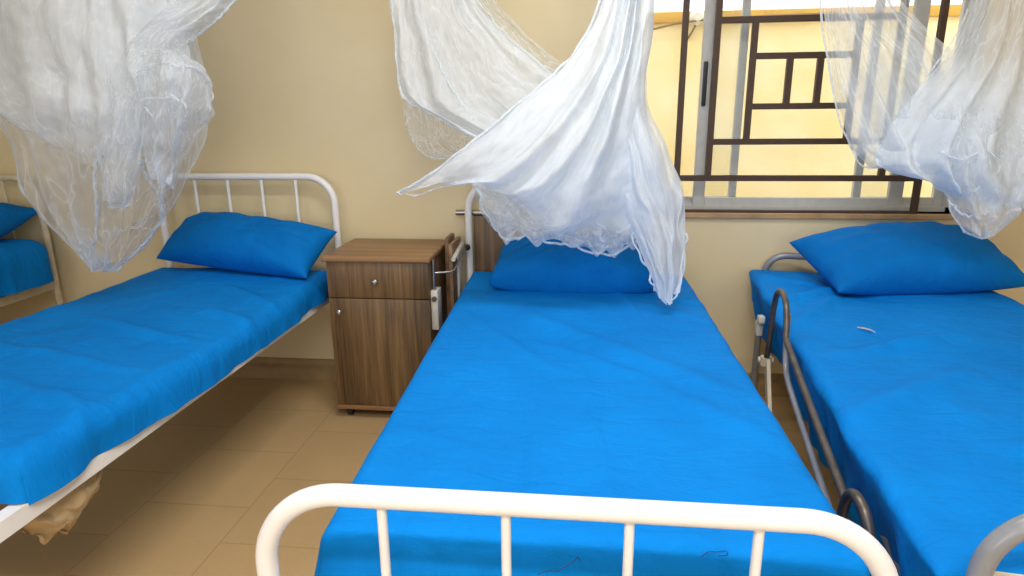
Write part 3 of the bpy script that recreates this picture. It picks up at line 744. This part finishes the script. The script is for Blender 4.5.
net_panel('net_drape', [                                     # dense bunch on top
    [(50, -230, 2.2), (66, -232, 2.2), (80, -232, 2.2), (100, -230, 2.2)],
    [(-40, -40, 2.2), (40, -45, 2.06), (110, -45, 2.08), (178, -40, 2.2)],
    [(-50, 30, 2.18), (35, 35, 2.0), (120, 35, 2.04), (186, 28, 2.2)],
    [(-30, 80, 2.16), (50, 90, 1.99), (125, 95, 2.04), (192, 75, 2.2)],
    [(0, 115, 2.16), (60, 135, 2.02), (125, 140, 2.06), (180, 110, 2.2)],
    [(22, 130, 2.16), (70, 160, 2.05), (125, 168, 2.08), (165, 130, 2.2)]], nl, nu=120, nv=100, seed=7.7, fold=.05, freq=6, dens=[.75, .75, .78, .76, .5, 0], wob=.014)
net_panel('net_drape', [                                     # hanging middle fold
    [(108, 60, 2.02), (122, 62, 1.98), (136, 62, 1.99), (150, 60, 2.04)],
    [(104, 110, 2.02), (118, 114, 1.98), (134, 114, 1.99), (146, 110, 2.04)],
    [(98, 150, 2.04), (112, 156, 2.0), (130, 156, 2.01), (143, 150, 2.06)],
    [(100, 185, 2.06), (112, 190, 2.02), (126, 190, 2.03), (138, 180, 2.08)],
    [(104, 200, 2.08), (114, 207, 2.05), (124, 208, 2.06), (133, 198, 2.08)]], nl, 50, 60, seed=5.2, fold=.03, freq=3, dens=[0, .35, .5, .5, .6], wob=.012)
net_panel('net_drape', [                                     # rolled lobes at the right
    [(128, 52, 2.1), (150, 46, 2.04), (175, 48, 2.04), (198, 60, 2.12)],
    [(134, 75, 2.08), (158, 66, 1.99), (186, 66, 2.0), (211, 82, 2.12)],
    [(138, 98, 2.08), (160, 94, 1.99), (186, 96, 2.01), (211, 108, 2.12)],
    [(142, 128, 2.1), (160, 128, 2.02), (182, 126, 2.04), (204, 126, 2.14)],
    [(146, 155, 2.12), (158, 162, 2.06), (172, 158, 2.08), (186, 148, 2.14)],
    [(156, 176, 2.13), (162, 186, 2.1), (167, 187, 2.1), (170, 176, 2.13)]], nl, 70, 70, seed=9.4, fold=.04, freq=3, dens=[.3, .5, .5, .48, .45, .55], wob=.016)
net_panel('net_drape', [                                     # strand pulled up to the right
    [(232, -60, 2.3), (242, -66, 2.28), (252, -70, 2.3), (262, -72, 2.32)],
    [(200, -12, 2.28), (212, -12, 2.22), (226, -8, 2.22), (238, -4, 2.3)],
    [(160, 0, 2.22), (182, 10, 2.14), (200, 18, 2.14), (218, 18, 2.24)],
    [(120, 12, 2.16), (145, 30, 2.06), (170, 40, 2.06), (200, 33, 2.2)],
    [(80, 40, 2.12), (110, 70, 2.0), (145, 75, 2.0), (186, 48, 2.16)]], nl, 70, 70, seed=13.1, fold=.03, freq=4, dens=[.75, .75, .65, .35, 0], wob=.01)
hem('hem', [(-2, 112, 2.34), (8, 140, 2.34), (24, 188, 2.34), (45, 220, 2.33), (74, 247, 2.31), (92, 266, 2.29), (114, 271, 2.28), (128, 258, 2.3), (144, 243, 2.33), (158, 226, 2.35), (164, 215, 2.36)], nl, .006, .014, 11, .6, 130)
hem('hem', [(110, 135, 2.06), (98, 150, 2.1), (94, 175, 2.12), (97, 205, 2.15), (95, 238, 2.2), (92, 252, 2.25)], nl, .0075, .010, 12, .5)
hem('hem', [(143, 160, 2.14), (142, 170, 2.16), (152, 184, 2.2), (162, 200, 2.26), (160, 218, 2.34)], nl, .008, .010, 13, .42)
hem('hem', [(134, 74, 2.06), (158, 64, 1.98), (186, 66, 1.99), (206, 76, 2.08), (211, 92, 2.12), (210, 110, 2.12)], nl, .005, .012, 14, .5)
hem('hem', [(140, 100, 2.02), (158, 98, 1.98), (180, 100, 1.99), (187, 115, 2.02), (178, 124, 2.04), (160, 120, 2.02), (144, 108, 2.02)], nl, .006, .012, 15, .42)
hem('hem', [(238, -4, 2.3), (220, 16, 2.24), (200, 33, 2.2), (186, 44, 2.18)], nl, .007, .004, 16, .7)
for k, (a, b) in enumerate((((100, 232), (148, 214)), ((92, 240), (156, 228)), ((62, 185), (92, 246)))):
    m_ = ((a[0]+b[0])/2+4, (a[1]+b[1])/2+(6 if k != 1 else -5))
    hem('crease', [(*a, 2.23), (*m_, 2.22), (*b, 2.26)], nl, .0022, .016, 20+k, .45, 40)
cord(nl, at(78, -231, 2.3), (-1.5, 2.3, ZC)); cord(nl, at(256, -71, 2.31), (-.75, 2.32, ZC)); cord(nl, at(74, -231, 2.2), (-1.5, 2.2, ZC))

# right net -------------------------------------------------------
nr = empty('mosquito_net', at(950, 120, 2.5)); tag(nr, 'white mosquito net draped across the barred window over the right bed', 'mosquito net', 'hanging mosquito nets')
net_panel('net_drape', [                                     # sheer left part in front of the grille
    [(830, -230, 2.6), (838, -232, 2.6), (846, -232, 2.6), (854, -230, 2.6)],
    [(819, -60, 2.6), (838, -62, 2.56), (858, -62, 2.56), (884, -60, 2.6)],
    [(822, 10, 2.58), (848, 12, 2.52), (874, 10, 2.52), (902, 4, 2.58)],
    [(828, 60, 2.56), (862, 62, 2.47), (905, 56, 2.47), (948, 46, 2.55)],
    [(838, 108, 2.54), (878, 112, 2.43), (930, 104, 2.43), (985, 90, 2.51)],
    [(852, 148, 2.52), (892, 150, 2.41), (945, 142, 2.41), (1000, 130, 2.49)],
    [(868, 167, 2.51), (905, 167, 2.41), (955, 168, 2.41), (1005, 160, 2.47)]], nr, seed=2.7, fold=.05, freq=4, dens=[.42, .36, .32, .4, .55, .66, .66], wob=.01)
net_panel('net_drape', [                                     # second sheer layer
    [(836, -230, 2.7), (844, -232, 2.7), (852, -232, 2.7), (860, -230, 2.7)],
    [(824, -30, 2.7), (850, -30, 2.68), (880, -30, 2.68), (905, -30, 2.7)],
    [(832, 40, 2.68), (860, 40, 2.64), (890, 35, 2.64), (920, 30, 2.68)],
    [(846, 100, 2.66), (880, 100, 2.6), (920, 95, 2.6), (950, 85, 2.64)],
    [(870, 150, 2.64), (905, 150, 2.58), (945, 145, 2.58), (985, 140, 2.62)]], nr, seed=15.7, fold=.03, freq=3, dens=[.3, .22, .24, .34, .45], wob=.01)
net_panel('net_drape', [                                     # dense swathe across the middle to the right
    [(1006, -230, 2.5), (1014, -232, 2.5), (1022, -232, 2.5), (1030, -230, 2.5)],
    [(982, -60, 2.5), (1010, -62, 2.44), (1040, -62, 2.46), (1070, -60, 2.5)],
    [(968, 10, 2.48), (1005, 8, 2.40), (1045, 8, 2.42), (1085, 10, 2.48)],
    [(945, 55, 2.46), (990, 50, 2.36), (1040, 50, 2.38), (1090, 50, 2.46)],
    [(915, 90, 2.44), (970, 90, 2.32), (1035, 90, 2.34), (1095, 90, 2.44)],
    [(890, 125, 2.44), (955, 130, 2.30), (1030, 130, 2.32), (1095, 130, 2.44)],
    [(876, 155, 2.44), (950, 164, 2.30), (1030, 170, 2.32), (1092, 165, 2.44)],
    [(884, 168, 2.44), (950, 182, 2.32), (1025, 195, 2.34), (1085, 185, 2.44)],
    [(905, 168, 2.44), (955, 196, 2.34), (1020, 208, 2.36), (1075, 198, 2.44)]], nr, nu=130, nv=110, seed=4.8, fold=.05, freq=6, dens=[.6, .45, .38, .5, .85, .92, .92, .88, .75], wob=.012)
net_panel('net_drape', [                                     # lower bunch, dipping to the pillow
    [(920, 100, 2.38), (960, 98, 2.28), (1010, 98, 2.28), (1060, 100, 2.38)],
    [(925, 140, 2.38), (965, 142, 2.26), (1015, 140, 2.27), (1065, 138, 2.38)],
    [(935, 172, 2.38), (970, 180, 2.26), (1015, 178, 2.28), (1065, 170, 2.38)],
    [(948, 198, 2.38), (975, 208, 2.28), (1008, 206, 2.3), (1045, 196, 2.38)],
    [(955, 216, 2.38), (976, 226, 2.31), (1000, 222, 2.32), (1026, 208, 2.38)],
    [(965, 231, 2.37), (978, 237, 2.34), (990, 236, 2.34), (1004, 225, 2.37)]], nr, 80, 80, seed=10.6, fold=.045, freq=4, dens=[0, .35, .7, .65, .55, .5], wob=.014)
hem('hem', [(820, -10, 2.58), (828, 60, 2.56), (838, 115, 2.54), (852, 150, 2.52), (868, 168, 2.51), (900, 166, 2.45), (925, 172, 2.42), (945, 192, 2.4), (955, 216, 2.38), (966, 232, 2.37), (985, 238, 2.35), (1004, 226, 2.37), (1026, 208, 2.38), (1060, 196, 2.4)], nr, .005, .012, 31, .55, 160)
hem('hem', [(892, 8, 2.56), (905, 30, 2.54), (922, 62, 2.5), (938, 90, 2.46)], nr, .004, .004, 32, .4)
hem('hem', [(968, 10, 2.47), (950, 45, 2.45), (925, 78, 2.44)], nr, .004, .004, 33, .4)
hem('hem', [(940, 150, 2.28), (962, 160, 2.24), (985, 150, 2.24), (1000, 165, 2.25), (985, 185, 2.26), (965, 195, 2.27)], nr, .005, .010, 34, .4)
hem('hem', [(948, 200, 2.36), (965, 215, 2.3), (990, 212, 2.3), (1015, 195, 2.32)], nr, .005, .012, 35, .45)
cord(nr, at(842, -231, 2.6), (1.02, 2.6, ZC)); cord(nr, at(1018, -231, 2.5), (1.55, 2.5, ZC)); cord(nr, at(848, -231, 2.7), (1.04, 2.7, ZC))

# ------------------------------------------------------------------ small things
# crumpled bag tucked under the left bed's rail
bm = bmesh.new()
out = [(-.02, .487), (.06, .487), (.16, .487), (.27, .487), (.29, .44), (.285, .40), (.24, .385), (.19, .36), (.175, .335), (.15, .355), (.12, .345), (.10, .37), (.06, .355), (.03, .39), (.0, .41), (-.02, .45)]
bag = empty('plastic_bag', (-1.2, 1.2, .48)); tag(bag, 'crumpled tan plastic bag hanging below the side rail of the left bed', 'bag')
NU, NV = 40, 26; front = []; back = []
def lowedge(t_):
    P = [(0, .43), (.12, .395), (.2, .36), (.3, .375), (.42, .34), (.52, .365), (.62, .385), (.75, .40), (.88, .425), (1, .455)]
    for (a, za), (b, zb) in zip(P, P[1:]):
        if a <= t_ <= b: return za+(zb-za)*(t_-a)/(b-a)
    return .4
for side, lst in ((1, front), (-1, back)):
    for j in range(NV+1):
        v = j/NV; row = []
        for i in range(NU+1):
            u = i/NU; y = 1.12+.25*u; z = .492+(lowedge(u)-.492)*v
            th = .045*s(PI*min(1, v*1.0))**.7*s(PI*u)**.5
            cr = fbm(Vector((u*5, v*4, side*3)), 4)
            x = -1.235 + side*th + cr*.022*v
            row.append((x, y+.012*noise.noise(Vector((u*7, v*6, 2))), z+.008*noise.noise(Vector((u*9, v*6, 8)))))
        lst.append(row)
for lst in (front, back):
    Vv = [[bm.verts.new(p) for p in r] for r in lst]
    for j in range(NV):
        for i in range(NU): bm.faces.new((Vv[j][i], Vv[j][i+1], Vv[j+1][i+1], Vv[j+1][i]))
bmesh.ops.remove_doubles(bm, verts=bm.verts, dist=.0015); bmesh.ops.recalc_face_normals(bm, faces=bm.faces)
kid(link('bag_body', bm, 'bag', None, True), bag)

# scrap on the right bed, threads on the middle sheet
x, y = .86, 1.98
bm = bmesh.new()
P = [Vector((.890, 2.070, .650)), Vector((.902, 2.055, .654)), Vector((.916, 2.038, .654)), Vector((.926, 2.022, .650))]
for i, p in enumerate(P):
    w = (.004, .010, .009, .003)[i]
rows_ = [[bm.verts.new(p+Vector((0, dy, dz))) for dy, dz in ((-w, 0), (0, .003), (w, 0))] for p, w in zip(P, (.003, .011, .009, .003))]
for a, b in zip(rows_, rows_[1:]):
    for k in range(2): bm.faces.new((a[k], a[k+1], b[k+1], b[k]))
bmesh.ops.solidify(bm, geom=bm.faces[:], thickness=.0012)
tag(link('paper_scrap', bm, 'scrap'), 'tiny white torn scrap lying on the blue sheet of the right bed', 'scrap')
def thread(pts, label, z):
    P = []
    for px, py in pts:
        d = FW + RT*((px-512)/FPX) - UP*((py-288)/FPX); P.append(CAM+d*((z-CAM.z)/d.z))
    o = tube('loose_thread', smoothpath(P, 40), .0008, 'thread', None, 6); tag(o, label, 'thread', 'loose threads')
THREADS = True
if THREADS:
    thread([(538, 574), (548, 571), (558, 571), (566, 566), (574, 561), (578, 557), (580, 561)], 'dark loose thread near the middle of the blue sheet edge behind the foot rail', .622)
    thread([(701, 557), (708, 552), (716, 552), (726, 551), (727, 555), (718, 556)], 'dark loop of thread right of centre on the blue sheet edge', .622)

# ------------------------------------------------------------------ lamps of the room
for x in (0.0,):
    for y in (1.4, -.5):
        lt = empty('tube_lamp', (x, y, ZC)); tag(lt, 'white fluorescent batten lamp on the ceiling '+('above the middle bed' if y > 0 else 'near the front windows'), 'ceiling lamp', 'ceiling lamps')
        kid(box('lamp_housing', (x-.62, y-.05, ZC-.05), (x+.62, y+.05, ZC), 'lampwhite', None, .005), lt)
        kid(tube('lamp_tube', [(x-.58, y, ZC-.075), (x+.58, y, ZC-.075)], .015, 'tube_light', None, 10), lt)
        for q in (-.59, .59): kid(box('lamp_holder', (x+q-.012, y-.02, ZC-.095), (x+q+.012, y+.02, ZC-.045), 'lampwhite', None, .003), lt)

def area(name, loc, rot, sx, sy, power, col):
    l = bpy.data.lights.new(name, 'AREA'); l.shape = 'RECTANGLE'; l.size = sx; l.size_y = sy; l.energy = power; l.color = col
    o = bpy.data.objects.new(name, l); COL.objects.link(o); o.location = loc; o.rotation_euler = rot; return o
for i, (a, b_, z0, z1) in enumerate(FH):                    # daylight coming through the front windows
    area('window_daylight', ((a+b_)/2, YF-.02, (z0+z1)/2), (R(90), 0, 0), b_-a-.1, z1-z0-.1, 16, (.96, .98, 1))
for y, pw in ((1.4, 29), (-.5, 46)):
    area('lamp_light', (0, y, ZC-.10), (0, 0, 0), 1.2, .12, pw, (1, .99, .98))

W = bpy.data.worlds.new('overcast sky'); S.world = W; W.use_nodes = True
bg = W.node_tree.nodes['Background']; bg.inputs['Color'].default_value = (1, .99, .96, 1); bg.inputs['Strength'].default_value = 2.6
S.cycles.transparent_max_bounces = 40
S.cycles.max_bounces = 8
S.view_settings.view_transform = 'Standard'; S.view_settings.look = 'None'; S.view_settings.gamma = 1; S.view_settings.use_curve_mapping = False
S.view_settings.exposure = -0.05
